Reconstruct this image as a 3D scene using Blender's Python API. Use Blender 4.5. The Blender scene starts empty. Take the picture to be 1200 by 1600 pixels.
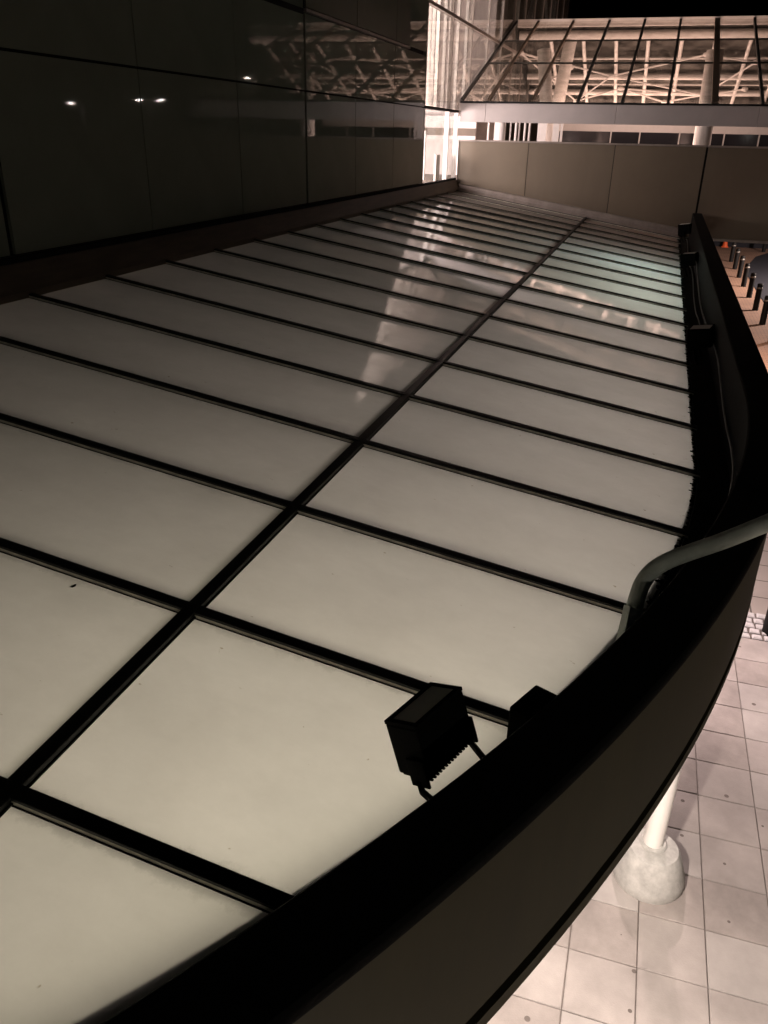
import bpy, math, random
from mathutils import Vector, Matrix
random.seed(7)
S = bpy.context.scene
COL = S.collection
Z0 = 5.8                      # eye height above the plaza; heights below are written relative to the eye

# ------------------------------------------------------------------ camera
def cam_axes(yaw, pitch, roll):
    f = Vector((math.sin(yaw)*math.cos(pitch), math.cos(yaw)*math.cos(pitch), -math.sin(pitch)))
    r = Vector((math.cos(yaw), -math.sin(yaw), 0)); u = r.cross(f)
    c, s = math.cos(roll), math.sin(roll)
    return c*r + s*u, c*u - s*r, f
RT, UP, FW = cam_axes(math.radians(-16.953), math.radians(25.168), math.radians(1.287))
cam = bpy.data.cameras.new('camera'); cam.sensor_fit = 'VERTICAL'; cam.sensor_height = 24
cam.lens = 1256.36/1600*24; cam.clip_start = .05; cam.clip_end = 1500
co = bpy.data.objects.new('camera', cam); COL.objects.link(co)
co.matrix_world = Matrix(((RT.x, UP.x, -FW.x, 0), (RT.y, UP.y, -FW.y, 0), (RT.z, UP.z, -FW.z, Z0), (0, 0, 0, 1)))
S.camera = co

# ------------------------------------------------------------------ world: night sky
W = bpy.data.worlds.new('World'); S.world = W; W.use_nodes = True
wn = W.node_tree; bg = wn.nodes['Background']
sky = wn.nodes.new('ShaderNodeTexSky'); sky.sky_type = 'NISHITA'; sky.sun_disc = False
sky.sun_elevation = math.radians(-4); sky.sun_rotation = math.radians(200)
wn.links.new(sky.outputs[0], bg.inputs[0]); bg.inputs[1].default_value = .05
S.view_settings.view_transform = 'Standard'; S.view_settings.look = 'None'
S.view_settings.exposure = 0; S.view_settings.gamma = 1
S.cycles.use_denoising = True; S.cycles.max_bounces = 8; S.cycles.transparent_max_bounces = 24
S.cycles.sample_clamp_indirect = 4; S.cycles.caustics_reflective = False; S.cycles.caustics_refractive = False

def area(name, loc, size, power, color, up=False, sizey=None, aim=None, spread=180):
    l = bpy.data.lights.new(name, 'AREA'); l.shape = 'RECTANGLE' if sizey else 'DISK'
    l.size = size
    if sizey: l.size_y = sizey
    l.energy = power; l.color = color; l.spread = math.radians(spread)
    o = bpy.data.objects.new(name, l); COL.objects.link(o)
    o.location = (loc[0], loc[1], loc[2]+Z0)
    if aim: o.rotation_euler = (Vector(aim)-Vector(loc)).to_track_quat('-Z', 'Y').to_euler()
    elif up: o.rotation_euler = (math.pi, 0, 0)
    return o
WARM = (1, .84, .62); PINK = (1, .74, .66); NEUT = (1, .9, .8)
# uplights under the opal canopy
area('canopy_uplight', (-.2, 9.0, -4.0), .6, 120, (1, .90, .80), True, 18)
area('canopy_uplight', (-3.3, 10, -4.3), .6, 8, (.98, 1, .74), True, 18)
area('canopy_uplight', (-.8, 1.3, -4.1), .7, 52, (1, .90, .68), True, 1.6)
area('canopy_uplight', (.0, 14.0, -3.3), .3, 42, (.80, 1, .86), True, 5)
area('canopy_uplight', (-.3, 15.8, -3.2), .5, 8, (.5, .95, 1), True, .4)
# downlights under the canopy edge, plus an added one under the footbridge
area('paving_downlight', (-.1, 3.0, -2.75), .16, 300, (1, .86, .76))
area('paving_downlight', (.5, 9.4, -2.75), .14, 270, (1, .80, .76))
area('paving_downlight', (.5, 16, -2.8), .3, 190, (1, .80, .76))
area('paving_downlight', (2.2, 24.5, -2.35), .3, 420, (1, .72, .55))  # added under the footbridge to brighten the far brick paving
# hall behind the footbridge
area('hall_uplight', (-1.3, 28.0, -1.0), 7, 560, (1, .68, .57), True, 1.2)
area('hall_uplight', (-1.3, 33.5, -1.0), 7, 500, (1, .68, .57), True, 1.2)
# stair lobby behind the glazed corner
area('lobby_wall_light', (-7.7, 19.15, -.25), 3.2, 880, (1, .80, .78), False, 1.2, (-7.2, 30, -.3))
area('lobby_uplight', (-7.2, 23.5, .75), 3.0, 160, (1, .76, .70), True, 5)
area('lobby_wall_light', (-7.7, 19.15, 3.4), 3, 700, (1, .78, .72), False, 5, (-7.2, 30, 3.6))

# ------------------------------------------------------------------ helpers
def zg(x): return -1.8 - .154436*(x+1.5966)        # skylight plane (falls outwards)
Y0, SP = 1.4218, 1.08375

class MB:
    def __init__(s): s.v = []; s.f = []; s.m = []
    def poly(s, pts, m=0):
        b = len(s.v); s.v += [tuple(p) for p in pts]; s.f.append(tuple(range(b, b+len(pts)))); s.m.append(m)
    def hexa(s, p, m=0):                           # 8 points: bottom 4 ccw, top 4 ccw
        b = len(s.v); s.v += [tuple(q) for q in p]
        for q in ((3,2,1,0), (4,5,6,7), (0,1,5,4), (1,2,6,5), (2,3,7,6), (3,0,4,7)):
            s.f.append(tuple(b+i for i in q)); s.m.append(m)
    def box(s, a, c, m=0):
        x0,y0,z0 = a; x1,y1,z1 = c
        s.hexa([(x0,y0,z0),(x1,y0,z0),(x1,y1,z0),(x0,y1,z0),(x0,y0,z1),(x1,y0,z1),(x1,y1,z1),(x0,y1,z1)], m)
    def obox(s, o, ex, ey, ez, m=0):               # oriented box from corner and edge vectors
        o,ex,ey,ez = map(Vector, (o,ex,ey,ez))
        s.hexa([o, o+ex, o+ex+ey, o+ey, o+ez, o+ex+ez, o+ex+ey+ez, o+ey+ez], m)
    def prism(s, pts, off, m=0):
        off = Vector(off); n = len(pts); b = len(s.v); p = [Vector(q) for q in pts]
        s.v += [tuple(q) for q in p] + [tuple(q+off) for q in p]
        s.f.append(tuple(b+i for i in range(n-1, -1, -1))); s.m.append(m)
        s.f.append(tuple(b+n+i for i in range(n))); s.m.append(m)
        for i in range(n):
            j = (i+1) % n; s.f.append((b+i, b+j, b+n+j, b+n+i)); s.m.append(m)
    def tube(s, pts, r, seg=12, m=0, cap=True):
        pts = [Vector(p) for p in pts]; n = len(pts); rr = r if isinstance(r, (list, tuple)) else [r]*n
        prev = None; b = len(s.v)
        for i, p in enumerate(pts):
            t = (pts[min(i+1,n-1)]-pts[max(i-1,0)]).normalized()
            if prev is None:
                a = Vector((0,0,1)) if abs(t.z) < .9 else Vector((1,0,0)); u = t.cross(a).normalized()
            else: u = (prev - t*prev.dot(t)).normalized()
            prev = u; w = t.cross(u)
            for k in range(seg):
                q = 2*math.pi*k/seg; s.v.append(tuple(p + rr[i]*(math.cos(q)*u + math.sin(q)*w)))
        for i in range(n-1):
            for k in range(seg):
                j = (k+1) % seg; s.f.append((b+i*seg+k, b+i*seg+j, b+(i+1)*seg+j, b+(i+1)*seg+k)); s.m.append(m)
        if cap:
            s.f.append(tuple(b+k for k in range(seg-1, -1, -1))); s.m.append(m)
            s.f.append(tuple(b+(n-1)*seg+k for k in range(seg))); s.m.append(m)
    def lathe(s, c, prof, seg=28, m=0):            # prof: (r, z)
        b = len(s.v); c = Vector(c); n = len(prof)
        for r, zz in prof:
            for k in range(seg):
                q = 2*math.pi*k/seg; s.v.append((c.x+r*math.cos(q), c.y+r*math.sin(q), c.z+zz))
        for i in range(n-1):
            for k in range(seg):
                j = (k+1) % seg; s.f.append((b+i*seg+k, b+i*seg+j, b+(i+1)*seg+j, b+(i+1)*seg+k)); s.m.append(m)
        s.f.append(tuple(b+k for k in range(seg-1, -1, -1))); s.m.append(m)
        s.f.append(tuple(b+(n-1)*seg+k for k in range(seg))); s.m.append(m)
    def build(s, name, mats, parent=None, origin=None, smooth=False, bevel=0):
        if origin is None:
            origin = tuple(sum(v[i] for v in s.v)/len(s.v) for i in range(3))
        me = bpy.data.meshes.new(name)
        me.from_pydata([(v[0]-origin[0], v[1]-origin[1], v[2]-origin[2]) for v in s.v], [], s.f)
        mats = mats if isinstance(mats, (list, tuple)) else [mats]
        for m in mats: me.materials.append(m)
        me.polygons.foreach_set('material_index', s.m)
        if smooth: me.polygons.foreach_set('use_smooth', [True]*len(s.f))
        me.update(); me.validate()
        o = bpy.data.objects.new(name, me); COL.objects.link(o)
        place(o, origin, parent)
        if smooth:
            md = o.modifiers.new('edges', 'EDGE_SPLIT'); md.split_angle = math.radians(40)
        if bevel:
            md = o.modifiers.new('bevel', 'BEVEL'); md.width = bevel; md.segments = 2; md.limit_method = 'ANGLE'
        return o
WORLDPOS = {}
def place(o, p, parent):
    w = Vector((p[0], p[1], p[2]+Z0)); WORLDPOS[o.name] = w
    if parent: o.parent = parent; o.location = w - WORLDPOS[parent.name]
    else: o.location = w
def empty(name, loc, label, cat, group=None):
    o = bpy.data.objects.new(name, None); COL.objects.link(o); place(o, loc, None); tag(o, label, cat, group); o.empty_display_size = .2
    return o
def tag(o, label, cat, group=None):
    o['label'] = label; o['category'] = cat
    if group: o['group'] = group
    return o
def struct(o): o['kind'] = 'structure'; return o

# ------------------------------------------------------------------ materials
def mat(name, color, rough=.6, metal=0, spec=.5, var=.12, scale=6, bump=0, bscale=80, coat=0, rvar=0, stretch=None):
    m = bpy.data.materials.new(name); m.use_nodes = True; nt = m.node_tree; p = nt.nodes['Principled BSDF']
    p.inputs['Roughness'].default_value = rough; p.inputs['Metallic'].default_value = metal
    p.inputs['Specular IOR Level'].default_value = spec; p.inputs['Coat Weight'].default_value = coat
    p.inputs['Coat Roughness'].default_value = .05
    tc = nt.nodes.new('ShaderNodeTexCoord'); src = tc.outputs['Object']
    if stretch:
        mp = nt.nodes.new('ShaderNodeMapping'); mp.inputs['Scale'].default_value = stretch
        nt.links.new(src, mp.inputs[0]); src = mp.outputs[0]
    n = nt.nodes.new('ShaderNodeTexNoise'); n.inputs['Scale'].default_value = scale; n.inputs['Detail'].default_value = 6; n.inputs['Roughness'].default_value = .65
    nt.links.new(src, n.inputs[0])
    r = nt.nodes.new('ShaderNodeValToRGB')
    r.color_ramp.elements[0].position = .3; r.color_ramp.elements[1].position = .7
    r.color_ramp.elements[0].color = tuple(c*(1-var) for c in color)+(1,)
    r.color_ramp.elements[1].color = tuple(min(1, c*(1+var)) for c in color)+(1,)
    nt.links.new(n.outputs[0], r.inputs[0]); nt.links.new(r.outputs[0], p.inputs['Base Color'])
    if rvar:
        mr = nt.nodes.new('ShaderNodeMapRange'); mr.inputs[3].default_value = max(0, rough-rvar); mr.inputs[4].default_value = rough+rvar
        nt.links.new(n.outputs[0], mr.inputs[0]); nt.links.new(mr.outputs[0], p.inputs['Roughness'])
    if bump:
        b2 = nt.nodes.new('ShaderNodeTexNoise'); b2.inputs['Scale'].default_value = bscale; b2.inputs['Detail'].default_value = 4
        nt.links.new(src, b2.inputs[0])
        bp = nt.nodes.new('ShaderNodeBump'); bp.inputs['Strength'].default_value = bump; bp.inputs['Distance'].default_value = .01
        nt.links.new(b2.outputs[0], bp.inputs['Height']); nt.links.new(bp.outputs[0], p.inputs['Normal'])
    return m

def glass_mat(name, tint=(.92,.95,.94), refl=1.0, rough=.02, dirt=.04):
    m = bpy.data.materials.new(name); m.use_nodes = True; nt = m.node_tree; nt.nodes.remove(nt.nodes['Principled BSDF'])
    out = nt.nodes['Material Output']
    t = nt.nodes.new('ShaderNodeBsdfTransparent'); t.inputs[0].default_value = tint+(1,)
    g = nt.nodes.new('ShaderNodeBsdfGlossy'); g.inputs['Roughness'].default_value = rough
    fr = nt.nodes.new('ShaderNodeFresnel'); ge = nt.nodes.new('ShaderNodeNewGeometry'); io = nt.nodes.new('ShaderNodeMapRange')
    io.inputs[3].default_value = 1.45; io.inputs[4].default_value = 1/1.45      # same reflectance from both sides of a thin pane
    nt.links.new(ge.outputs['Backfacing'], io.inputs[0]); nt.links.new(io.outputs[0], fr.inputs[0])
    mm = nt.nodes.new('ShaderNodeMath'); mm.operation = 'MULTIPLY'; mm.inputs[1].default_value = refl
    mx = nt.nodes.new('ShaderNodeMixShader'); nt.links.new(fr.outputs[0], mm.inputs[0]); nt.links.new(mm.outputs[0], mx.inputs[0])
    nt.links.new(t.outputs[0], mx.inputs[1]); nt.links.new(g.outputs[0], mx.inputs[2])
    d = nt.nodes.new('ShaderNodeBsdfDiffuse'); d.inputs[0].default_value = (.5,.47,.43,1)
    tc = nt.nodes.new('ShaderNodeTexCoord'); no = nt.nodes.new('ShaderNodeTexNoise'); no.inputs['Scale'].default_value = 3; no.inputs['Detail'].default_value = 6
    nt.links.new(tc.outputs['Object'], no.inputs[0])
    mr = nt.nodes.new('ShaderNodeMapRange'); mr.inputs[1].default_value = .35; mr.inputs[2].default_value = .75; mr.inputs[3].default_value = dirt*.3; mr.inputs[4].default_value = dirt*2
    nt.links.new(no.outputs[0], mr.inputs[0])
    m2 = nt.nodes.new('ShaderNodeMixShader'); nt.links.new(mr.outputs[0], m2.inputs[0]); nt.links.new(mx.outputs[0], m2.inputs[1]); nt.links.new(d.outputs[0], m2.inputs[2])
    nt.links.new(m2.outputs[0], out.inputs[0])
    return m

def opal_mat():
    m = bpy.data.materials.new('opal_glass'); m.use_nodes = True; nt = m.node_tree; nt.nodes.remove(nt.nodes['Principled BSDF'])
    out = nt.nodes['Material Output']; L = nt.links.new
    tc = nt.nodes.new('ShaderNodeTexCoord')
    n1 = nt.nodes.new('ShaderNodeTexNoise'); n1.inputs['Scale'].default_value = 1.3; n1.inputs['Detail'].default_value = 8; n1.inputs['Roughness'].default_value = .7
    L(tc.outputs['Object'], n1.inputs[0])
    r1 = nt.nodes.new('ShaderNodeValToRGB'); r1.color_ramp.elements[0].position = .28; r1.color_ramp.elements[1].position = .7
    r1.color_ramp.elements[0].color = (.69,.665,.63,1); r1.color_ramp.elements[1].color = (.79,.77,.735,1); L(n1.outputs[0], r1.inputs[0])
    # small grime specks with a shape of their own
    n2 = nt.nodes.new('ShaderNodeTexNoise'); n2.inputs['Scale'].default_value = 26; n2.inputs['Detail'].default_value = 2; L(tc.outputs['Object'], n2.inputs[0])
    r2 = nt.nodes.new('ShaderNodeValToRGB'); r2.color_ramp.elements[0].position = .75; r2.color_ramp.elements[1].position = .80
    r2.color_ramp.elements[0].color = (1,1,1,1); r2.color_ramp.elements[1].color = (.62,.58,.5,1); L(n2.outputs[0], r2.inputs[0])
    mul = nt.nodes.new('ShaderNodeMix'); mul.data_type = 'RGBA'; mul.blend_type = 'MULTIPLY'; mul.inputs[0].default_value = 1
    L(r1.outputs[0], mul.inputs[6]); L(r2.outputs[0], mul.inputs[7])
    # dirt settled along the bars, and run-off streaks down the slope
    ge = nt.nodes.new('ShaderNodeNewGeometry'); sx = nt.nodes.new('ShaderNodeSeparateXYZ'); L(ge.outputs['Position'], sx.inputs[0])
    def math_(op, a, b_):
        q = nt.nodes.new('ShaderNodeMath'); q.operation = op
        for i, w in enumerate((a, b_)):
            if w is None: continue
            if isinstance(w, (int, float)): q.inputs[i].default_value = w
            else: L(w, q.inputs[i])
        return q.outputs[0]
    fy = math_('FRACT', math_('DIVIDE', math_('SUBTRACT', sx.outputs['Y'], Y0-20*SP), SP), None)
    dd = math_('MULTIPLY', math_('MINIMUM', fy, math_('SUBTRACT', 1, fy)), SP)
    ms = nt.nodes.new('ShaderNodeMapping'); ms.inputs['Scale'].default_value = (1.0, 1.7, 1); L(ge.outputs['Position'], ms.inputs[0])
    ns = nt.nodes.new('ShaderNodeTexNoise'); ns.inputs['Scale'].default_value = 1.6; ns.inputs['Detail'].default_value = 9; ns.inputs['Roughness'].default_value = .72; L(ms.outputs[0], ns.inputs[0])
    nd = nt.nodes.new('ShaderNodeTexNoise'); nd.inputs['Scale'].default_value = 9; nd.inputs['Detail'].default_value = 8; nd.inputs['Roughness'].default_value = .75; L(ge.outputs['Position'], nd.inputs[0])
    wd = nt.nodes.new('ShaderNodeMapRange'); wd.inputs[1].default_value = .35; wd.inputs[2].default_value = .75; wd.inputs[3].default_value = .035; wd.inputs[4].default_value = .12; L(nd.outputs[0], wd.inputs[0])
    ed = nt.nodes.new('ShaderNodeMapRange'); ed.inputs[1].default_value = .03; L(wd.outputs[0], ed.inputs[2]); ed.inputs[3].default_value = .72; ed.inputs[4].default_value = 1; L(dd, ed.inputs[0])
    sk = nt.nodes.new('ShaderNodeMapRange'); sk.inputs[1].default_value = .35; sk.inputs[2].default_value = .66; sk.inputs[3].default_value = .91; sk.inputs[4].default_value = 1; L(ns.outputs[0], sk.inputs[0])
    oi = nt.nodes.new('ShaderNodeObjectInfo'); rv = nt.nodes.new('ShaderNodeMapRange'); rv.inputs[3].default_value = .93; rv.inputs[4].default_value = 1.03; L(oi.outputs['Random'], rv.inputs[0])
    fm = math_('MULTIPLY', math_('MULTIPLY', ed.outputs[0], sk.outputs[0]), rv.outputs[0])
    mul0 = mul; mul = nt.nodes.new('ShaderNodeMix'); mul.data_type = 'RGBA'; mul.blend_type = 'MULTIPLY'; mul.inputs[0].default_value = 1
    L(mul0.outputs[2], mul.inputs[6]); L(fm, mul.inputs[7])
    tr = nt.nodes.new('ShaderNodeBsdfTranslucent'); L(mul.outputs[2], tr.inputs[0])
    df = nt.nodes.new('ShaderNodeBsdfDiffuse'); L(mul.outputs[2], df.inputs[0])
    mx = nt.nodes.new('ShaderNodeMixShader'); mx.inputs[0].default_value = .30; L(tr.outputs[0], mx.inputs[1]); L(df.outputs[0], mx.inputs[2])
    gl = nt.nodes.new('ShaderNodeBsdfGlossy')
    mp = nt.nodes.new('ShaderNodeMapping'); mp.inputs['Scale'].default_value = (9, .5, 1); L(tc.outputs['Object'], mp.inputs[0])
    n3 = nt.nodes.new('ShaderNodeTexNoise'); n3.inputs['Scale'].default_value = 2.2; n3.inputs['Detail'].default_value = 7; L(mp.outputs[0], n3.inputs[0])
    mr = nt.nodes.new('ShaderNodeMapRange'); mr.inputs[3].default_value = .012; mr.inputs[4].default_value = .06; L(n3.outputs[0], mr.inputs[0]); L(mr.outputs[0], gl.inputs['Roughness'])
    bp = nt.nodes.new('ShaderNodeBump'); bp.inputs['Strength'].default_value = .06; bp.inputs['Distance'].default_value = .01; L(n3.outputs[0], bp.inputs['Height']); L(bp.outputs[0], gl.inputs['Normal'])
    fr = nt.nodes.new('ShaderNodeFresnel'); fr.inputs[0].default_value = 2.3
    m2 = nt.nodes.new('ShaderNodeMixShader'); L(fr.outputs[0], m2.inputs[0]); L(mx.outputs[0], m2.inputs[1]); L(gl.outputs[0], m2.inputs[2])
    L(m2.outputs[0], out.inputs[0]); return m

M = {}
M['opal'] = opal_mat()
M['opal_under'] = glass_mat('opal_underside', (.97,.97,.97), .6)
M['clear'] = glass_mat('clear_glass', (.90,.92,.91), 1.0)
M['roofglass'] = glass_mat('roof_glass', (.92,.90,.87), .75, .03, .075)
M['backglass'] = glass_mat('dusty_roof_glass', (.8,.8,.78), .6, .05, .11)
M['black'] = mat('black_coated_metal', (.006,.006,.0055), .8, 0, .08, .3, 12, .15, 60)
M['cap'] = mat('black_bar_cap', (.010,.010,.010), .45, 0, .35, .3, 20, .1, 90)
M['flange'] = mat('grey_aluminium', (.62,.59,.49), .5, 0, .5, .3, 14)
M['gasket'] = mat('rubber_gasket', (.012,.012,.012), .8, 0, .2, .2)
M['rafter'] = mat('dark_steel', (.05,.048,.045), .6, 0, .4)
M['fascia'] = mat('bronze_fascia', (.068,.060,.033), .65, .0, .12, .22, 1.6, .05, 40, 0, .08, (1,1,.25))
M['gutter'] = mat('grimy_gutter', (.012,.012,.010), .9, 0, .08, .5, 9, .5, 30)
M['panel'] = mat('dark_glass_panel', (.27,.285,.23), .022, 0, .17, .05, 2, 0, 80, 0, .010)
M['olive'] = mat('olive_matt_panel', (.16,.155,.11), .55, 0, .3, .06, 3)
M['curb'] = mat('brown_curb', (.16,.118,.085), .55, 0, .4, .25, 4, .1, 50, 0, .1, (3,.4,3))
M['endpanel2'] = mat('bronze_wall_panel_b', (.14,.113,.082), .58, 0, .4, .08, 1.5, .03, 120, 0, 0, (1,1,.3))
M['endpanel'] = mat('bronze_wall_panel', (.155,.125,.090), .55, 0, .4, .05, 2, .03, 120)
M['flash'] = mat('grey_flashing', (.30,.26,.235), .45, .3, .5, .2, 5, .1, 40, 0, .1)
M['white'] = mat('white_painted_steel', (.78,.74,.70), .45, 0, .5, .05, 4)
M['whitewall'] = mat('white_plaster', (.80,.76,.73), .8, 0, .3, .03, 3)
M['lobbyback'] = mat('rose_grey_plaster', (.40,.35,.33), .8, 0, .3, .25, 1.5, 0, 80, 0, 0, (3,1,.4))
M['beam'] = mat('pale_beam_panel', (.42,.385,.38), .5, 0, .5, .05, 3, .02, 60)
M['galv'] = mat('galvanised_steel', (.50,.54,.49), .55, 0, .5, .16, 16, .12, 70, 0, .1)
M['slab'] = mat('concrete_slab', (.375,.335,.315), .85, 0, .3, .10, 5, .25, 90)
M['slab2'] = mat('concrete_slab_darker', (.335,.295,.275), .85, 0, .3, .13, 6, .25, 90)
M['slab3'] = mat('concrete_slab_paler', (.40,.365,.345), .85, 0, .3, .09, 4, .25, 90)
def add_spots(m, scale, thr, dark):
    nt = m.node_tree; p = nt.nodes['Principled BSDF']; L = nt.links.new; src = p.inputs['Base Color'].links[0].from_socket
    g = nt.nodes.new('ShaderNodeNewGeometry')
    v = nt.nodes.new('ShaderNodeTexVoronoi'); v.voronoi_dimensions = '2D'; v.inputs['Scale'].default_value = scale; L(g.outputs['Position'], v.inputs['Vector'])
    sz = nt.nodes.new('ShaderNodeSeparateColor'); L(v.outputs['Color'], sz.inputs[0])
    lim = nt.nodes.new('ShaderNodeMapRange'); lim.inputs[1].default_value = .45; lim.inputs[2].default_value = 1; lim.inputs[3].default_value = 0; lim.inputs[4].default_value = thr; L(sz.outputs[0], lim.inputs[0])
    lt = nt.nodes.new('ShaderNodeMath'); lt.operation = 'LESS_THAN'; L(v.outputs['Distance'], lt.inputs[0]); L(lim.outputs[0], lt.inputs[1])
    n = nt.nodes.new('ShaderNodeTexNoise'); n.inputs['Scale'].default_value = 1.1; n.inputs['Detail'].default_value = 5; L(g.outputs['Position'], n.inputs[0])
    st = nt.nodes.new('ShaderNodeMapRange'); st.inputs[1].default_value = .35; st.inputs[2].default_value = .7; st.inputs[3].default_value = .70; st.inputs[4].default_value = 1.08; L(n.outputs[0], st.inputs[0])
    m1 = nt.nodes.new('ShaderNodeMix'); m1.data_type = 'RGBA'; m1.blend_type = 'MULTIPLY'; m1.inputs[0].default_value = 1; L(src, m1.inputs[6]); L(st.outputs[0], m1.inputs[7])
    m2 = nt.nodes.new('ShaderNodeMix'); m2.data_type = 'RGBA'; L(lt.outputs[0], m2.inputs[0]); L(m1.outputs[2], m2.inputs[6]); m2.inputs[7].default_value = dark
    L(m2.outputs[2], p.inputs['Base Color'])
for k_ in ('slab','slab2','slab3'): add_spots(M[k_], 2.6, .062, (.12,.10,.09,1))
M['grout'] = mat('dark_grout', (.12,.10,.088), .9, 0, .2, .3, 12)
M['sett'] = mat('granite_sett', (.46,.44,.44), .75, 0, .4, .18, 9, .3, 50)
M['concrete'] = mat('cast_concrete', (.47,.455,.43), .8, 0, .3, .24, 9, .35, 45)
M['asphalt'] = mat('blue_grey_asphalt', (.020,.020,.026), .85, 0, .2, .15, 4, .3, 120)
M['bollard'] = mat('black_bollard_paint', (.007,.006,.006), .6, 0, .2, .1)
M['steelring'] = mat('brushed_steel', (.24,.22,.20), .45, .6, .5, .1)
M['orange'] = mat('orange_plastic', (.85,.13,.03), .5, 0, .4, .06)
M['cable'] = mat('grey_cable', (.11,.105,.09), .5, 0, .5, .2, 30)
M['floor'] = mat('hall_floor', (.20,.17,.15), .5, 0, .4)
M['darkglass'] = mat('dark_glazing', (.03,.03,.035), .08, 0, .5, .05)
M['leaf'] = mat('dead_leaf', (.02,.014,.008), .8)
M['lens_face'] = mat('pale_lamp_lens', (.8,.8,.72), .4, 0, .5, .1)

def ground_mat():
    m = bpy.data.materials.new('plaza_paving'); m.use_nodes = True; nt = m.node_tree; p = nt.nodes['Principled BSDF']; L = nt.links.new
    geo = nt.nodes.new('ShaderNodeNewGeometry'); sep = nt.nodes.new('ShaderNodeSeparateXYZ'); L(geo.outputs['Position'], sep.inputs[0])
    def brick(scale, w, h, c1, c2, mo, off):
        b = nt.nodes.new('ShaderNodeTexBrick'); b.offset = off; b.inputs['Scale'].default_value = scale
        b.inputs['Brick Width'].default_value = w; b.inputs['Row Height'].default_value = h; b.inputs['Mortar Size'].default_value = .012
        b.inputs['Color1'].default_value = c1; b.inputs['Color2'].default_value = c2; b.inputs['Mortar'].default_value = mo
        L(geo.outputs['Position'], b.inputs[0]); return b
    a = brick(1, .52, .52, (.40,.345,.315,1), (.37,.32,.29,1), (.10,.085,.075,1), 0)
    b = brick(1, .24, .12, (.30,.17,.11,1), (.25,.14,.095,1), (.13,.085,.065,1), .5)
    n = nt.nodes.new('ShaderNodeTexNoise'); n.inputs['Scale'].default_value = .6; n.inputs['Detail'].default_value = 6; L(geo.outputs['Position'], n.inputs[0])
    st = nt.nodes.new('ShaderNodeMath'); st.operation = 'GREATER_THAN'; st.inputs[1].default_value = 19; L(sep.outputs['Y'], st.inputs[0])
    mx = nt.nodes.new('ShaderNodeMix'); mx.data_type = 'RGBA'; L(st.outputs[0], mx.inputs[0]); L(a.outputs[0], mx.inputs[6]); L(b.outputs[0], mx.inputs[7])
    mr = nt.nodes.new('ShaderNodeMapRange'); mr.inputs[1].default_value = .3; mr.inputs[2].default_value = .7; mr.inputs[3].default_value = .75; mr.inputs[4].default_value = 1.1; L(n.outputs[0], mr.inputs[0])
    m2 = nt.nodes.new('ShaderNodeMix'); m2.data_type = 'RGBA'; m2.blend_type = 'MULTIPLY'; m2.inputs[0].default_value = 1; L(mx.outputs[2], m2.inputs[6]); L(mr.outputs[0], m2.inputs[7])
    L(m2.outputs[2], p.inputs['Base Color']); p.inputs['Roughness'].default_value = .8
    return m
M['ground'] = ground_mat()

# ------------------------------------------------------------------ ground
G = -Z0
b = MB(); b.poly([(-300,-300,G),(300,-300,G),(300,500,G),(-300,500,G)])
ground = struct(b.build('ground', M['ground'], None, (0,0,G)))
# slab field (joints recessed): bed sheet, then one stone each
b = MB(); b.box((-.35,1.98,G+.001),(5.97,9.70,G+.004)); bed = struct(b.build('pavement', M['grout'], None, (2,5,G)))
PX, PY, PS = .735, 9.72, .517
for i in range(-2, 10):
    for j in range(0, 15):
        if PX+i*.519 > 5.9: continue
        b = MB(); x0 = PX+i*.519; y1 = PY-j*PS; g_ = .0035
        dz = random.uniform(0, .003); t1, t2 = random.uniform(-.0015,.0015), random.uniform(-.0015,.0015)
        zt = G+.022+dz
        x1, yb = x0+.519-g_, y1-PS+g_; x0 += g_; y1 -= g_; c = .006
        b.hexa([(x0,yb,G+.003),(x1,yb,G+.003),(x1,y1,G+.003),(x0,y1,G+.003),(x0,yb,zt-c),(x1,yb,zt-c),(x1,y1,zt-c),(x0,y1,zt-c)])
        b.f.pop(1); b.m.pop(1); k = len(b.v)
        b.v += [(x0+c,yb+c,zt),(x1-c,yb+c,zt+t1),(x1-c,y1-c,zt+t2),(x0+c,y1-c,zt)]
        b.f.append((k,k+1,k+2,k+3)); b.m.append(0)
        for q in range(4):
            b.f.append((4+q, 4+(q+1)%4, k+(q+1)%4, k+q)); b.m.append(0)
        b.build('slab', M[random.choice(('slab','slab','slab2','slab3'))], bed, (x0,yb,G))
b = MB(); b.box((-5.0,-3,G+.002),(-.36,22,G+.02)); struct(b.build('unseen_dark_floor', M['asphalt'], None, (-2.6,9,G)))  # dark floor added out of view to cut light bounced up to the canopy
# cobble strip
b = MB(); b.box((1.2,9.70,G+.001),(5.97,10.42,G+.004)); cs = struct(b.build('cobble_strip', M['grout'], None, (2,10,G)))
for r in range(5):
    x = 1.22 + random.uniform(0,.08)
    while x < 5.8:
        w = random.uniform(.11,.17); h = .125; y = 9.725+r*.139+random.uniform(-.006,.006); g_ = .007; c = .014
        b = MB(); zt = G+.03+random.uniform(0,.008); ins = [random.uniform(0,.012) for _ in range(8)]
        base = [(x+g_,y+g_),(x+w-g_,y+g_),(x+w-g_,y+h-g_),(x+g_,y+h-g_)]
        sx = (1,-1,-1,1); sy = (1,1,-1,-1)
        base = [(px+sx[k]*ins[k], py+sy[k]*ins[k+4]) for k, (px,py) in enumerate(base)]
        b.v = [(px,py,G+.003) for px,py in base]+[(px,py,zt-c) for px,py in base]+[(px+sx[k]*c,py+sy[k]*c,zt) for k,(px,py) in enumerate(base)]
        for q in range(4):
            n = (q+1)%4; b.f += [(q,n,4+n,4+q),(4+q,4+n,8+n,8+q)]; b.m += [0,0]
        b.f.append((8,9,10,11)); b.m.append(0)
        b.build('sett', M['sett'], cs, (x,y,G)); x += w
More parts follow.
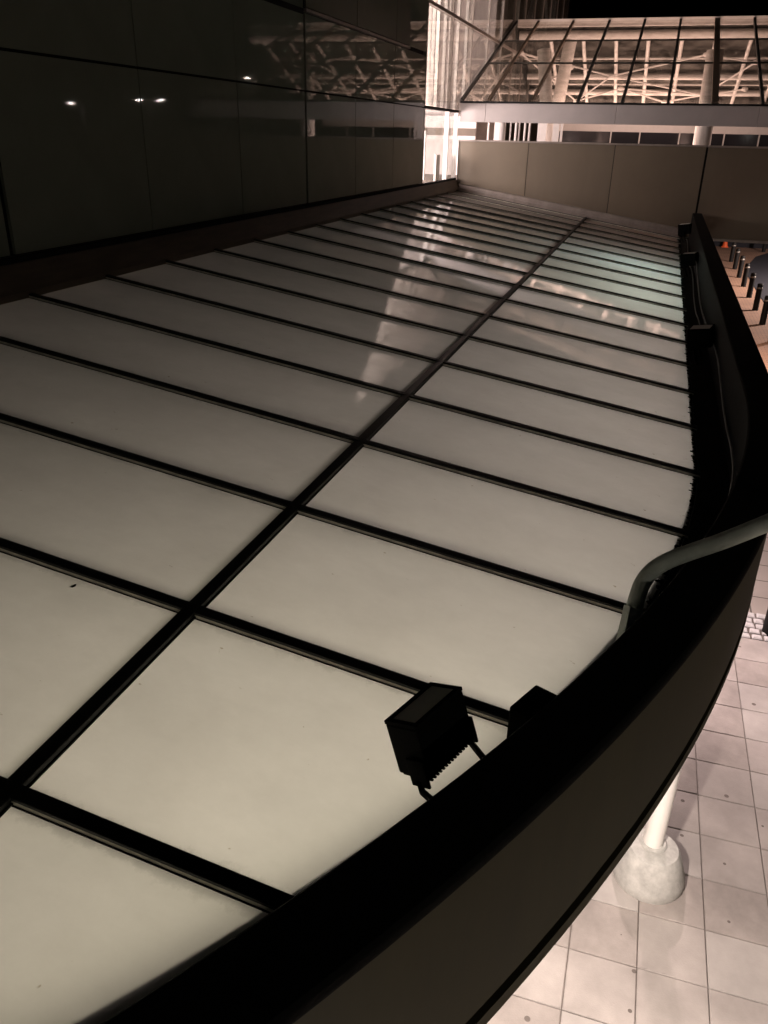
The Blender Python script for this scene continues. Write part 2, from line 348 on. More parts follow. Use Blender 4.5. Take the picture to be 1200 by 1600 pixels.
# asphalt turning area
pts = [(4.78,20),(14,20),(14,53.5),(7.6,53.4),(6.7,53),(5.9,51),(5.2,47.3),(4.8,44.5)]
b = MB(); b.prism([(x,y,G+.004) for x,y in pts], (0,0,.012)); struct(b.build('roadway', M['asphalt'], None, (8,40,G)))
# low wall at far edge
b = MB(); b.box((2.5,55.35,G),(22,55.8,G+.30)); lw = b.build('low_wall', M['asphalt'], None, (10,55.5,G)); tag(lw, 'low dark kerb wall behind the orange cone under the footbridge', 'wall')
b = MB(); b.box((2.5,55.28,G+.302),(22,55.86,G+.36)); b.build('coping', M['concrete'], lw, (10,55.5,G+.3))

# ------------------------------------------------------------------ canopy
YS = 6.2
def edge(y, off=0):                                   # outer face of the rim, off>0 = inwards
    R = 10-off; x0 = 1.02-off
    if y >= YS: return x0 + .0085*(y-YS)
    d = YS-y; return x0-(R-math.sqrt(max(0,R*R-d*d)))
def rim_path(off, a1=1.02):
    pts = []; 
    for k in range(0, 17): pts.append((1.02-off+.0085*(22.3-YS)*(1-k/16), 22.3-(22.3-YS)*k/16))
    R = 10-off; n = 60
    for k in range(1, n+1):
        a = a1*k/n; pts.append((1.02-10+R*math.cos(a), YS-R*math.sin(a)))
    return pts
def lift(x): return max(0, -1.5-x)*.1544 
canopy = empty('glass_canopy', (-2, 10, G+2.9), 'long backlit opal glass canopy with black glazing bars and curved bronze rim', 'canopy')
def sweep(name, prof, material, parent=canopy, close=True, smooth=True):
    b = MB(); n = len(prof); paths = [rim_path(o) for o, _ in prof]; K = len(paths[0])
    for k in range(K):
        for i, (o, z) in enumerate(prof):
            x, y = paths[i][k]; b.v.append((x, y, z(x) if callable(z) else z+lift(x)))
    for k in range(K-1):
        for i in range(n if close else n-1):
            j = (i+1) % n
            b.f.append((k*n+i, k*n+j, (k+1)*n+j, (k+1)*n+i)); b.m.append(0)
    b.f.append(tuple(range(n-1,-1,-1))); b.f.append(tuple((K-1)*n+i for i in range(n))); b.m += [0,0]
    return b.build(name, material, parent, (0,8,-1.7), smooth)
sweep('fascia', [(0,-1.64),(0,-2.285),(.05,-2.285),(.05,-1.64)], M['fascia'])
sweep('fascia_groove', [(.02,-2.285),(.02,-2.335),(.05,-2.335),(.05,-2.285)], M['gasket'])
sweep('drip_edge', [(-.004,-2.335),(-.004,-2.395),(.03,-2.42),(.44,-2.42),(.44,-2.39),(.05,-2.345)], M['fascia'])
sweep('rim_cap', [(-.012,-1.645),(-.012,-1.612),(-.002,-1.6),(.20,-1.6),(.21,-1.61),(.21,-2.20),(.05,-2.20),(.05,-1.645)], M['black'])
sweep('gutter', [(.21,-2.17),(.40,-2.20),(.425,lambda x: zg(x)-.066),(.47,lambda x: zg(x)-.066),(.47,-2.35),(.21,-2.35)], M['gutter'])
def gedge(y): return edge(y, .44-.04*max(0, min(1, (4.6-y)/2.6)))
XP, XL = -1.5966, -4.955
rows = [Y0+k*SP for k in range(-3, 20)] + [22.27]
for i in range(len(rows)-1):
    ya, yb = rows[i]+.012, rows[i+1]-.012
    for (xa, xb) in ((XL, XP-.012), (XP+.012, 9)):
        N = 7; right = []
        for k in range(N):
            y = ya+(yb-ya)*k/(N-1); xr = min(xb, gedge(y)+.015)
            if xr > xa+.02: right.append((xr, y))
        if len(right) < 2: continue
        if xb < 0 and all(abs(x-xb) < 1e-6 for x, _ in right): right = [right[0], right[-1]]
        poly = [(xa, right[0][1])] + right + [(xa, right[-1][1])]
        if gedge(ya) < xa+.02: poly = [(xa, right[0][1])] + right + [(xa, right[-1][1])]
        b = MB(); top = [(x, y, zg(x)-.033) for x, y in poly]; n = len(top)
        b.v = top + [(x, y, z-.02) for x, y, z in top]
        b.f.append(tuple(range(n))); b.m.append(0)
        b.f.append(tuple(n+k for k in range(n-1,-1,-1))); b.m.append(1)
        for k in range(n):
            j = (k+1) % n; b.f.append((k, n+k, n+j, j)); b.m.append(1)
        b.build('glass_panel', [M['opal'], M['opal_under']], canopy)
def bar_box(b, xa, xb, y, hw, z0, z1):
    b.hexa([(xa,y-hw,zg(xa)+z0),(xb,y-hw,zg(xb)+z0),(xb,y+hw,zg(xb)+z0),(xa,y+hw,zg(xa)+z0),
            (xa,y-hw,zg(xa)+z1),(xb,y-hw,zg(xb)+z1),(xb,y+hw,zg(xb)+z1),(xa,y+hw,zg(xa)+z1)])
for y in rows[:-1]:
    xb = gedge(y)+.03
    if xb < XL+.3: continue
    b = MB(); bar_box(b, XL, xb, y, .028, -.015, 0); cap = b.build('glazing_bar', M['cap'], canopy, None, False, .003)
    b = MB(); b.hexa([(XL,y-.027,zg(XL)-.0285),(xb,y-.027,zg(xb)-.0285),(xb,y+.027,zg(xb)-.0285),(XL,y+.027,zg(XL)-.0285),
            (XL,y-.0265,zg(XL)-.0152),(xb,y-.0265,zg(xb)-.0152),(xb,y+.0265,zg(xb)-.0152),(XL,y+.0265,zg(XL)-.0152)]); b.build('flange', M['flange'], cap)
    b = MB(); bar_box(b, XL, xb, y, .031, -.0329, -.0287); b.build('gasket', M['gasket'], cap)
    b = MB(); bar_box(b, XL, xb-.05, y, .022, -.15, -.085); b.build('rafter', M['rafter'], canopy)
ye = YS-math.sqrt((10-.40)**2-(XP-(1.02-10))**2)
b = MB()
b.box((XP-.031, ye, zg(XP)-.026), (XP+.031, 22.25, zg(XP)-.003)); pc = b.build('purlin', M['cap'], canopy, None, False, .004)
b = MB(); b.box((XP-.036, ye, zg(XP)-.0328), (XP+.036, 22.25, zg(XP)-.0262)); b.build('gasket', M['gasket'], pc)
b = MB(); b.box((XP-.015, ye+.1, zg(XP)-.12), (XP+.015, 22.25, zg(XP)-.085)); b.build('purlin_beam', M['rafter'], canopy)
b = MB(); bar_box(b, XL, gedge(22.2), 22.31, .05, -.06, .06); b.build('end_flashing', M['flash'], canopy)

b = MB(); y = .4
while y < 22:                                          # grime and moss fringe where the glass meets the gutter
    st = random.uniform(.012,.03) if y < 8 else random.uniform(.03,.07); x0 = gedge(y)+.012; x1 = gedge(y+st)+.012; wv = random.uniform(.004,.034)*(1 if random.random()<.9 else 1.5)
    z_ = lambda x: zg(x)-.0325
    b.prism([(x0,y,z_(x0)),(x1,y+st,z_(x1)),(x1-wv*.5,y+st*.8,z_(x1-wv*.5)),(x1-wv,y+st*.5,z_(x1-wv)),(x0-wv*.6,y+st*.15,z_(x0-wv*.6))],(0,0,random.uniform(.004,.012))); y += st*.8
mo = b.build('moss_fringe', M['gutter'], canopy); mo['kind'] = 'stuff'
# ------------------------------------------------------------------ main building with dark glass wall
XW = -5.07
bld = empty('main_building', (XW-2, 14, G), 'dark glass panelled building wall with a lit glazed corner beside the canopy', 'building')
yj = [-3.0,-.78,1.40,3.59,5.78,7.92,10.06,12.24,14.45,16.69,18.98]
zj = [-.995, .545, 1.53, 3.4, 5.6, 8]
b = MB(); b.box((XW-.35,-3,G),(XW-.045,18.9,8)); b.build('wall', M['gasket'], bld, (XW-.1,8,G))
for i in range(len(yj)-1):
    wide0 = .035 if i in (4,7) else .009; wide1 = .035 if i+1 in (4,7) else .009
    for j in range(len(zj)-1):
        b = MB(); z0, z1 = zj[j]+.012, zj[j+1]-.012; m = M['panel']; dx = 0
        if j == 2 and 7 <= i <= 9:
            m = M['olive']; z0 += .05; dx = .02
        ya, yb = yj[i]+wide0, yj[i+1]-wide1
        if j == 2 and i == 9: yb = 17.62
        t = [random.uniform(-.0012,.0012) for _ in range(4)]
        q = [(XW+dx+t[0],ya,z0),(XW+dx+t[1],yb,z0),(XW+dx+t[2],yb,z1),(XW+dx+t[3],ya,z1)]
        b.prism(q, (-.03,0,0)); b.build('wall_panel', m, bld)
        if j == 2 and i == 9:
            b = MB(); b.box((XW-.03,17.66,z0),(XW,18.97,z1)); b.build('wall_panel', M['panel'], bld)
b = MB(); b.box((XW-.03,12.26,1.535),(XW+.03,17.62,1.578)); b.build('trim', M['flash'], bld)
b = MB(); b.box((XW-.05,-3,1.495),(XW+.012,12.2,1.565)); b.build('trim', M['gasket'], bld)
# curb between wall and skylight
b = MB()
b.prism([(XW-.03,-3,-.998),(XW-.03,-3,-1.5),(XL+.02,-3,-1.5),(XL+.02,-3,-1.262),(XW+.045,-3,-1.05)], (0,25.3,0)); curb = b.build('curb', M['curb'], bld)
b = MB(); b.box((XW-.02,-3,-1.047),(XW+.035,22.3,-1.0)); b.build('curb_cap', M['gasket'], curb)
# lobby: floor, walls, ceiling, transom, panes
b = MB(); b.box((-9.6,19.0,-1.3),(XW-.02,45,-1.06)); b.build('lobby_floor', M['floor'], bld)
b = MB(); b.box((-9.8,18.9,-1.3),(-9.6,45,8)); b.box((-9.6,18.9,-1.06),(XW-.36,18.98,8)); b.build('lobby_wall', M['whitewall'], bld)
b = MB(); b.box((-9.6,25.4,-1.06),(XW-.16,25.5,.0)); b.build('lobby_partition', M['whitewall'], bld)
b = MB(); b.box((-9.6,25.42,.002),(XW-.16,25.52,.20)); b.build('lobby_band', M['endpanel2'], bld)
b = MB(); b.box((-9.6,25.41,.202),(XW-.16,25.51,.518)); b.build('lobby_partition', M['whitewall'], bld)
b = MB(); b.box((-9.6,19.0,.52),(XW-.10,27,.60)); b.build('lobby_ceiling', M['whitewall'], bld)
b = MB(); b.box((-9.6,44.8,-1),(XW-.1,45,8)); b.build('lobby_wall', M['endpanel'], bld)
b = MB(); b.box((-9.6,31,-1.06),(XW-.5,31.1,8)); b.build('lobby_wall', M['flash'], bld)
b = MB(); b.box((-9.6,27.4,.6),(XW-.16,27.5,8)); b.build('lobby_partition', M['lobbyback'], bld)
b = MB(); b.box((XW-.12,19.0,4.25),(XW-.04,27.4,7.95)); b.build('spandrel', M['rafter'], bld)
b = MB(); b.box((XW-.09,19.0,.53),(XW+.008,22.36,.585)); b.build('transom', M['gasket'], bld)
b = MB(); b.box((XW-.09,19.0,2.50),(XW+.006,45,2.57)); b.build('transom', M['flash'], bld)
fr = [19.02, 21.35, 22.34]
for y in fr:
    b = MB(); b.box((XW-.10,y-.03,-1.06),(XW+.004,y+.03,.528)); b.build('window_frame', M['white'], bld)
for y0, y1 in ((19.05,21.32),(21.38,22.31)):
    b = MB(); b.box((XW-.03,y0,-1.0),(XW-.015,y1,.525)); b.build('pane', M['clear'], bld)
ys = [19.02,21.35,23.5,25.6,27.7,29.8,31.9,34,36.1,38.2,40.3,42.4,44.6]
for k in range(len(ys)-1):
    b = MB(); b.box((XW-.03,ys[k]+.03,.60),(XW-.015,ys[k+1]-.03,2.49)); b.build('pane', M['clear'], bld)
    b = MB(); b.box((XW-.03,ys[k]+.03,2.58),(XW-.015,ys[k+1]-.03,7.9)); b.build('pane', M['clear'], bld)
    b = MB(); b.box((XW-.08,ys[k]-.022,.59),(XW+.003,ys[k]+.022,7.9)); b.build('window_frame', M['flash'], bld)
for (x, y, r) in ((-5.75,20.3,.05),(-6.3,21.5,.06),(-5.9,23.2,.05),(-6.6,25,.09),(-6.0,27.5,.06),(-7.0,29,.10),(-6.2,32,.07),(-7.4,35,.12),(-6.4,38,.09)):
    b = MB(); b.tube([(x,y,.62),(x,y,7.9)], r, 12); b.build('lobby_post', M['white'], bld, None, True)
for (p, q, r) in (((-5.5,19.7,.62),(-5.45,20.7,3.4),.035),((-5.6,36,4.0),(-5.6,40.5,7.6),.12),((-5.5,40.5,4.2),(-5.5,37,7.6),.06),((-5.5,41.8,3.5),(-5.5,43.0,7.8),.14),((-6,26,1.2),(-6,30,3.2),.05),((-6,30,1.2),(-6,27,3.4),.05)):
    b = MB(); b.tube([p,q], r, 12); b.build('lobby_brace', M['white'], bld, None, True)
for k, y in enumerate((19.25,19.45,19.8,20.05,20.45,20.6,21.0,21.6,21.8,22.1,22.9,23.9,24.5)):
    w = (.02,.035,.02,.05,.02,.03,.02,.035,.02,.03,.03,.04,.03)[k]
    b = MB(); b.box((XW-.42-.05*(k%3),y-w,.61),(XW-.34-.05*(k%3),y+w,7.9)); b.build('lobby_fin', M['white'], bld)
b = MB(); b.box((-5.45,21.55,-1.06),(-5.40,21.95,-.45)); b.box((-5.9,21.9,-1.06),(-5.8,22.0,.1)); b.build('lobby_door_post', M['white'], bld)

# ------------------------------------------------------------------ footbridge
YE = 22.4
br = empty('footbridge', (0, YE, G+3.57), 'bronze panelled footbridge parapet closing the far end of the canopy', 'bridge')
pj = [-5.03,-3.22,-1.10,1.03,3.16,5.29,7.42,9.55]
for i in range(len(pj)-1):
    a, c = pj[i]+.008, pj[i+1]-.008
    if i == 3: a += .02
    if i == 2: c -= .012
    b = MB(); b.box((a,YE,-2.17),(c,YE+.04,-.13)); b.build('parapet_panel', M['endpanel2' if i in (1,3,6) else 'endpanel'], br, None, False, .004)
b = MB(); b.box((-5.04,YE+.02,-2.16),(9.55,YE+.18,-.12)); b.build('parapet_wall', M['gasket'], br)
b = MB(); b.box((-5.04,YE-.012,-.127),(9.55,YE+.20,-.085)); b.build('parapet_coping', M['flash'], br, None, False, .005)
b = MB(); b.box((-5.04,YE-.008,-2.235),(9.55,YE+.2,-2.175)); b.build('bottom_trim', M['flash'], br)
b = MB(); b.box((-5.04,YE+.21,-1.5),(9.55,40,-1.12)); b.box((-5.04,YE+.21,-2.23),(9.55,26.5,-1.6)); b.build('deck', M['floor'], br)
# flashing along the skylight end
b = MB()
xa, xb = -4.95, .72
b.hexa([(xa,YE-.10,zg(xa)-.05),(xb,YE-.10,zg(xb)-.05),(xb,YE-.002,zg(xb)-.05),(xa,YE-.002,zg(xa)-.05),
        (xa,YE-.07,zg(xa)+.13),(xb,YE-.07,zg(xb)+.17),(xb,YE-.002,zg(xb)+.19),(xa,YE-.002,zg(xa)+.15)]); b.build('flashing', M['flash'], br)
# pale beam over the opening
bj = [-5.03,-4.38,-1.18,2.02,2.62]
for i in range(len(bj)-1):
    b = MB(); b.box((bj[i]+.004,YE-.02,.325),(bj[i+1]-.004,YE+.14,.755)); b.build('beam_panel', M['beam'], br, None, False, .004)
# back side of the bridge: parapet, glazing band, posts
b = MB(); b.box((-5.0,38,-1.12),(4.8,38.1,-.16)); b.build('back_parapet', M['whitewall'], br)
b = MB(); b.box((-5.0,38.02,-.13),(4.8,38.06,.27)); b.build('back_glazing', M['darkglass'], br)
b = MB(); b.box((-5.0,37.95,.28),(4.8,38.15,.62)); b.build('back_beam', M['white'], br)
for x in (-4.3,-2.1,-.95,.6,2.3,3.6):
    b = MB(); b.box((x-.025,37.9,-.16),(x+.025,37.97,.28)); b.build('back_post', M['white'], br)
for k, x in enumerate((-4.86,-4.55,-4.42,-4.27,-4.13,-4.05,-3.9,-3.78)):
    b = MB(); r = (.03,.16,.03,.025,.035,.025,.03,.03)[k]; b.tube([(x,25.4+.1*k,-1.12),(x+.01,25.4+.1*k,.9)], r, 10); b.build('baluster', M['white'], br, None, True)
for x, w in ((-3.42,.13),(-3.02,.09),(-2.86,.03)):
    b = MB(); b.box((x-w,26.2,-1.12),(x+w,26.3,.9)); b.build('door_frame', M['white'], br)

# ------------------------------------------------------------------ glazed gable roof over the bridge hall
roof = empty('glazed_roof', (0, 30, G+6.6), 'sloping clear glass roof with dark mullions above the pale beam', 'roof')
SL = .337; YR = 30.0
def zr(y): return .80+SL*(y-YE)
mx_ = [-5.03,-4.34,-3.24,-2.13,-1.07,-.02,1.03,2.07,2.50]
def slope_box(b, x0, x1, ya, yb, z0, z1):
    b.hexa([(x0,ya,zr(ya)+z0),(x1,ya,zr(ya)+z0),(x1,yb,zr(yb)+z0),(x0,yb,zr(yb)+z0),(x0,ya,zr(ya)+z1),(x1,ya,zr(ya)+z1),(x1,yb,zr(yb)+z1),(x0,yb,zr(yb)+z1)])
for i, x in enumerate(mx_):
    w = .075 if i == 6 else .035
    b = MB(); slope_box(b, x-w, x+w, YE+.02, YR, -.05, .03); b.build('mullion', M['curb'] if i in (1,2,6) else M['rafter'], roof)
yrow = [YE+.05, 25.6, 27.8, YR-.03]
for i in range(len(mx_)-1):
    for j in range(3):
        b = MB(); slope_box(b, mx_[i]+.03, mx_[i+1]-.03, yrow[j]+.012, yrow[j+1]-.012, -.012, .0); b.build('roof_pane', M['roofglass'], roof)
for y in yrow[1:3]:
    b = MB(); slope_box(b, -5.0, 2.5, y-.012, y+.012, -.03, .012); b.build('glazing_joint', M['rafter'], roof)
b = MB(); b.box((-5.03,YE-.05,.758),(2.62,YE+.1,.80)); b.build('eave_strip', M['gasket'], roof)
b = MB(); b.box((-5.0,YR-.06,zr(YR)-.16),(2.54,YR+.1,zr(YR)+.05)); b.build('ridge_beam', M['white'], roof)

tr = empty('roof_truss', (0, 32, G+7.5), 'white tubular steel truss and tension rods lit inside the glazed roof', 'truss')
def zb(y): return zr(YR)-.12-.424*(y-YR)
def tube(name, p, q, r, parent, m='white', seg=12):
    b = MB(); b.tube([p,q], r, seg); return b.build(name, M[m], parent, None, True)
for y, r in ((30.55,.15),(31.85,.032),(32.96,.095),(33.45,.028),(34.0,.095)):
    tube('chord', (-5.0,y,zb(y)), (4.6,y,zb(y)), r, tr)
for x in (-4.0,-2.95,-1.91,-.91,.11,1.12,2.15,3.2,4.2):
    tube('rafter', (x,30.5,zb(30.5)-.02), (x,35.6,zb(35.6)-.02), .062, tr)
def nb(x, y, d=.25): return (x, y, zb(y)-d)
nodes = [nb(-2.03,32.4), nb(.92,31.15), nb(-5.0,31.0), nb(-1.7,33.2), nb(1.08,33.6), nb(-.17,34.1), nb(-3.3,34.1), nb(.95,34.9), nb(2.45,31.6), nb(2.4,33.2), nb(-4.9,33.5), nb(-3.4,31.9)]
for a, c in ((0,1),(0,2),(3,6),(3,5),(5,7),(0,4),(3,4),(1,8),(4,8),(4,9),(5,4),(2,6),(0,6),(11,10),(2,11)):
    tube('tie_rod', nodes[a], nodes[c], .027, tr, 'white', 8)
for p in nodes:
    b = MB(); b.lathe((p[0],p[1],p[2]), [(.02,-.07),(.09,-.05),(.11,0),(.09,.05),(.02,.07)], 12); b.build('node', M['white'], tr, None, True)
bx_ = [-5.0,-4.0,-2.95,-1.91,-.91,.11,1.12,2.15,3.2,4.6]
for i in range(len(bx_)-1):
    for ya, yb in ((30.1,32.9),(32.93,35.5)):
        b = MB(); b.hexa([(bx_[i]+.02,ya,zb(ya)+.16),(bx_[i+1]-.02,ya,zb(ya)+.16),(bx_[i+1]-.02,yb,zb(yb)+.16),(bx_[i]+.02,yb,zb(yb)+.16),(bx_[i]+.02,ya,zb(ya)+.172),(bx_[i+1]-.02,ya,zb(ya)+.172),(bx_[i+1]-.02,yb,zb(yb)+.172),(bx_[i]+.02,yb,zb(yb)+.172)])
        b.build('roof_pane', M['backglass'], roof)
b = MB(); b.box((-5.0,35.5,zb(35.5)-.3),(4.6,35.75,zb(35.5))); b.build('eave_beam', M['white'], tr)
def column(name, pts, rr, label):
    b = MB(); b.tube(pts, rr, 24); o = b.build(name, M['white'], None, pts[0], True); return tag(o, label, 'column', 'columns in the lit hall')
column('hall_column', [(1.10,27.2,-1.12),(1.02,27.2,2.3)], [.25,.23], 'thick white round column rising inside the glazed hall at right')
column('hall_column', [(-3.15,27.0,-1.12),(-3.75,27.4,2.35)], [.20,.19], 'white column leaning left inside the hall near the glazed corner')
column('hall_column', [(-3.55,28.6,-1.12),(-3.1,28.4,2.7)], [.20,.19], 'white column leaning right inside the hall near the glazed corner')

# ------------------------------------------------------------------ street-level objects
# leaning support column with conical footing
ft = empty('support_column', (.80,5.45,G), 'leaning white tubular column on a round concrete footing under the canopy rim', 'column')
b = MB(); b.lathe((.80,5.47,G), [(.295,.02),(.30,.05),(.295,.11),(.225,.33),(.20,.365),(.12,.38)], 40); b.build('footing', M['concrete'], ft, None, True)
b = MB(); b.tube([(.78,5.47,G+.32),(1.0,6.6,-2.5)], .084, 24); b.build('shaft', M['white'], ft, None, True)
b = MB(); b.lathe((.79,5.50,G+.375), [(.112,0),(.116,.01),(.10,.025)], 28); b.build('collar', M['concrete'], ft, None, True)
def bollard(x, y, label, group=None):
    o = empty('bollard', (x,y,G), label, 'bollard', group)
    b = MB(); b.lathe((x,y,G), [(.108,.0),(.108,.78),(.106,.80)], 18); b.build('post', M['bollard'], o, None, True)
    b = MB(); b.lathe((x,y,G), [(.106,.80),(.111,.81),(.111,.85),(.106,.86)], 18); b.build('ring', M['steelring'], o, None, True)
    b = MB(); b.lathe((x,y,G), [(.106,.86),(.106,.95),(.09,.985),(.04,1.0)], 18); b.build('head', M['bollard'], o, None, True)
ord_ = ['closest to the orange cone','second from the orange cone','third from the orange cone','fourth from the orange cone','fifth from the orange cone','sixth from the orange cone','seventh from the orange cone','eighth']
for k, y in enumerate((48.15,45.3,42.4,39.7,36.8,33.95,31.2,28.3)):
    bollard(4.39-.02*k, y, 'black bollard with steel ring in the row by the roadway, '+ord_[k], 'bollards along the roadway')
bollard(6.55, 53.6, 'lone black bollard standing at the far side of the roadway')
bollard(2.27, 9.97, 'black bollard standing on the strip of pale cobbles')
c = empty('traffic_cone', (4.5,55.0,G), 'small orange traffic cone on the paving by the low kerb wall', 'cone')
b = MB(); b.lathe((4.5,55.0,G), [(.17,.04),(.16,.07),(.05,.62),(.035,.66)], 20); b.build('cone_body', M['orange'], c, None, True)
b = MB(); b.box((4.3,54.8,G+.001),(4.7,55.2,G+.04)); b.build('cone_base', M['orange'], c, None, False, .008)
# street lamps mirrored by the dark wall, plus unseen ones added for light
def lamp(x, y, zh, heads, label, pw, colr=(1,.80,.70)):
    o = empty('street_lamp', (x,y,G), label, 'street lamp', 'street lamps across the plaza')
    b = MB(); b.lathe((x,y,G), [(.12,0),(.12,.9),(.07,1.0),(.05,zh-G)], 14); b.build('pole', M['rafter'], o, None, True)
    for s in heads:
        b = MB(); b.tube([(x,y,zh-.15),(x+.4*s,y-.5*s,zh+.02)], .03, 8); b.build('arm', M['rafter'], o, None, True)
        b = MB(); b.box((x+.4*s-.2,y-.5*s-.10,zh),(x+.4*s+.2,y-.5*s+.10,zh+.07)); b.build('lamp_head', M['galv'], o, None, False, .02)
        b = MB(); b.box((x+.4*s-.15,y-.5*s-.07,zh-.03),(x+.4*s+.15,y-.5*s+.07,zh-.002))
        e = bpy.data.materials.get('lamp_glow')
        if not e:
            e = bpy.data.materials.new('lamp_glow'); e.use_nodes = True; p = e.node_tree.nodes['Principled BSDF']
            p.inputs['Emission Color'].default_value = (.85,.93,1,1); p.inputs['Emission Strength'].default_value = 34
        b.build('lamp_glass', e, o)
        area('street_lamp_light', (x+.4*s,y-.5*s,zh-.06), .4, pw, colr)
lamp(7.0,-3.0,.7,(-1,),'added unseen street lamp lighting the rim face in front of the curved canopy end', 170, (1,.90,.74))  # added out of frame to light the fascia and near paving
lamp(11.5,38,-.75,(-1,),'added low street lamp hidden beyond the footbridge to brighten the far paving', 5600)  # added to brighten the far paving, kept low so the parapet hides it
lamp(20.3,41.9,1.25,(1,),'single headed street lamp seen mirrored at left in the dark wall', 300)
lamp(20.3,48.6,1.65,(1,-1),'twin headed street lamp seen mirrored beside the wall joint', 250)
lamp(20.3,63.4,3.65,(1,),'tall street lamp seen mirrored highest in the dark wall', 300)

# ------------------------------------------------------------------ things on the rim
def cray(px, py): return (FW + RT*((px-600)/1256.36) - UP*((py-800)/1256.36))
def at_depth(px, py, d): return cray(px, py)*d
def flood(name, corner, ex, ey, ez, label, foot, detail=True):
    """ex: long side, ey: height (downwards), ez: depth; corner = nearest upper corner"""
    o = empty(name, tuple(foot), label, 'floodlight', 'floodlights along the canopy gutter')
    n1, n2, n3 = ex.normalized(), ey.normalized(), ez.normalized()
    b = MB(); t = .012
    b.obox(corner+n2*t, ex, ey-n2*t, ez); b.build('housing', M['black'], o, None, False, .006)
    # hood frame around the lens on the upper side
    b = MB()
    b.obox(corner, ex, n2*t, n3*.018); b.obox(corner+ez-n3*.018, ex, n2*t, n3*.018)
    b.obox(corner+n3*.0181, n1*.018, n2*t, ez-n3*.0362); b.obox(corner+ex-n1*.018+n3*.0181, n1*.018, n2*t, ez-n3*.0362)
    b.build('hood_frame', M['black'], o)
    b = MB(); b.obox(corner+n1*.0182+n3*.0182+n2*.002, ex-n1*.0364, n2*.006, ez-n3*.0364); b.build('lens', M['lens_face'], o)
    if detail:
        b = MB(); k = 15
        for i in range(k):
            b.obox(corner+ey+n1*(ex.length*(.02+.96*i/k)), n1*(ex.length*.96/k*.5), n2*.0055, ez*.9)
        b.build('cooling_fins', M['black'], o)
    # bracket
    b = MB(); a = corner+ey*.62-n1*.014; 
    q = corner+ey*1.12
    for k in (0, 1):
        b = MB(); b.obox(a+(ex+n1*.018)*k, n1*.010, ey*.5, ez*.55); b.build('bracket', M['black'], o, None, False, .003)
        b = MB(); e_ = q+ez*.3+(ex+n1*.03)*k-n1*.01; b.tube([e_-n2*.02, e_+n2*.02, foot+ex*k], .011, 8); b.build('arm', M['black'], o)
    return o
def cvec(x, y, zaway, sc): return (RT*x - UP*y + FW*zaway)*sc
d0 = 2.36; sc = d0/1256.36
flood('floodlight', at_depth(650,1136,d0), cvec(80,-44,88.6,sc), cvec(25,92,23.1,sc), cvec(-50,2,46.1,sc), 'black box floodlight with finned housing leaning over the near canopy rim', at_depth(688,1262,2.30))
# smaller floodlights further along the gutter
def small_flood(y, label, s=1.0):
    x = edge(y,.36); cz = -1.98
    flood('floodlight', Vector((x-.13*s,y-.12*s,cz+.14*s)), Vector((.05,.24,0))*s, Vector((.03,0,-.17))*s, Vector((.2,-.03,.03))*s, label, Vector((x+.02,y-.1*s,-2.19)), False)
small_flood(9.3, 'dark floodlight in the gutter at the middle of the rim', 1.15)
small_flood(15.8, 'dark floodlight in the gutter towards the far end of the rim', 1.2)
small_flood(21.4, 'dark floodlight at the far rim corner next to the footbridge', 1.3)
# junction box
b = MB(); y = 2.10; x = edge(y,.235); tx, ty = .41, .912
p0 = Vector((x-.01,y-.06,-1.88)); b.obox(p0, Vector((tx,ty,0))*.16, Vector((-ty,tx,0))*.085, Vector((0,0,.25)))
jb = tag(b.build('junction_box', M['black'], None, tuple(p0), False, .008), 'small black junction box on the rim beside the near floodlight', 'box')
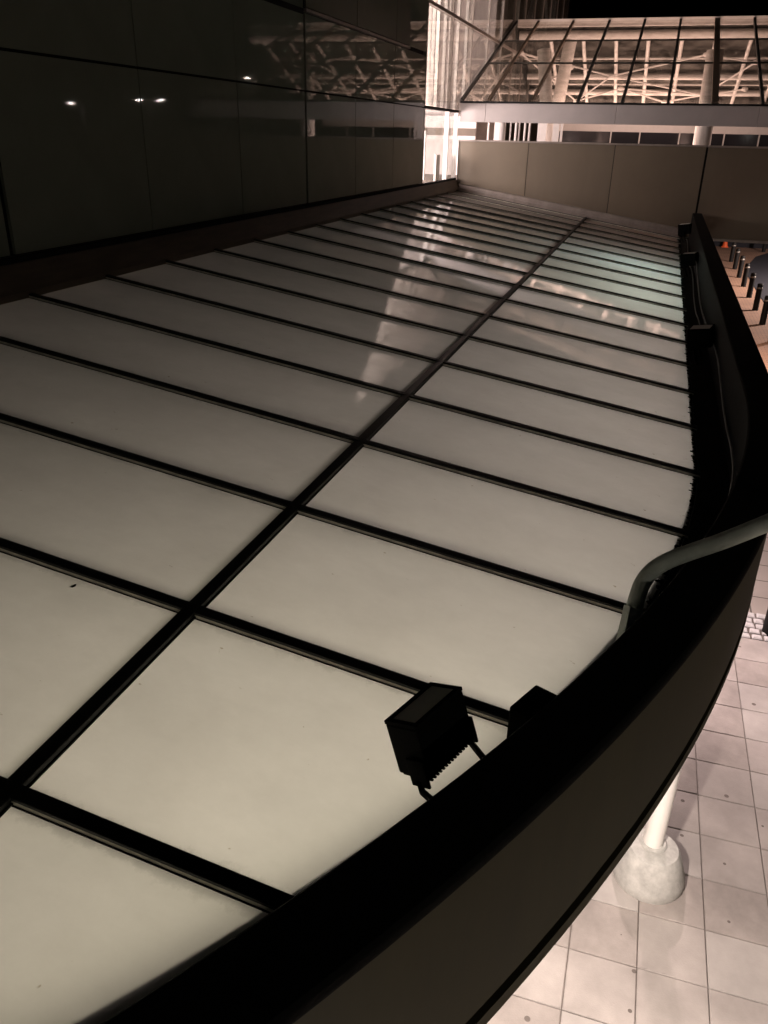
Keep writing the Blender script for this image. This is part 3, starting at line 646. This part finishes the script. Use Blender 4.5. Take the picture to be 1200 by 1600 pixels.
# galvanised rail
rail = empty('handrail', (.16,3.0,-1.62), 'grey galvanised bent handrail tube bolted above the curved rim', 'handrail')
d1 = 3.33
P_ = [at_depth(990,958,d1), at_depth(992,947,d1), at_depth(996,932,d1-.01), at_depth(1004,911,d1-.02), at_depth(1019,892,d1-.03), at_depth(1040,878,d1-.05), at_depth(1075,864,d1-.08), at_depth(1130,845,d1-.13), at_depth(1200,817,d1-.20), at_depth(1330,765,d1-.33)]
q_ = P_[-1]; P_ += [q_+Vector((.40,-.03,.07)), q_+Vector((.62,-.045,.05)), q_+Vector((.76,-.05,-.03)), q_+Vector((.80,-.05,-.18)), Vector((q_.x+.80,q_.y-.05,-3.4)), Vector((q_.x+.80,q_.y-.05,G))]
def smooth_path(P, n=5):
    out = []
    for i in range(len(P)-1):
        p0, p1, p2, p3 = P[max(i-1,0)], P[i], P[i+1], P[min(i+2,len(P)-1)]
        for k in range(n):
            t = k/n
            out.append(.5*((2*p1)+(p2-p0)*t+(2*p0-5*p1+4*p2-p3)*t*t+(3*p1-p0-3*p2+p3)*t**3))
    return out+[P[-1]]
b = MB(); b.tube(smooth_path(P_), .034, 20); b.build('tube', M['galv'], rail, None, True)
b = MB(); a0 = at_depth(983,947,d1-.05); u = (at_depth(966,1020,d1-.05)-a0); w = at_depth(1008,957,d1-.04)-a0
nn = u.cross(w).normalized(); b.obox(a0, w, u, nn*.012); b.obox(a0, nn*.05*-1, u, w*.12); b.build('mounting_plate', M['galv'], rail, None, False, .002)
b = MB(); c_ = at_depth(976,997,d1-.075); b.tube([c_, c_+nn*.03], .011, 6); b.build('bolt', M['rafter'], rail)
# cables
def cable(pts, r, label):
    b = MB(); b.tube(smooth_path([Vector(p) for p in pts], 4), r, 6)
    return tag(b.build('cable', M['cable'], None, pts[0], True), label, 'cable', 'cables in the canopy gutter')
cable([(edge(y,.235), y, -1.93+.05*math.sin(y*1.7)-.02*(y%1)) for y in (3.4,4.2,5,5.8,6.6,7.4,8.2,9.0)], .008, 'thin grey cable clipped inside the near part of the rim')
cable([(edge(y,.245), y, -1.98+.08*math.sin(y*.9)) for y in (9.6,10.6,11.4,12.2,13,14,15,15.6)], .009, 'loose grey cable looping along the middle of the gutter')
cable([(edge(y,.30), y, -2.08+.06*math.sin(y*1.3+1)) for y in (10,11,12,13.2,14.4,15.6,17,18.5,20,21)], .008, 'low grey cable lying near the gutter floor towards the bridge')
# dead leaf on the glass
p = at_depth(115,918,1); t_ = (-1.8-.154436*1.5966-.04)/(p.z+.154436*p.x); p = p*t_
b = MB(); b.prism([(p.x-.008,p.y-.014,p.z+.004),(p.x+.004,p.y-.010,p.z+.006),(p.x+.009,p.y+.004,p.z+.003),(p.x+.003,p.y+.016,p.z+.007),(p.x-.006,p.y+.008,p.z+.004)], (0,0,.003))
tag(b.build('leaf', M['leaf'], None, tuple(p)), 'tiny dead leaf lying on the opal glass at left', 'leaf')
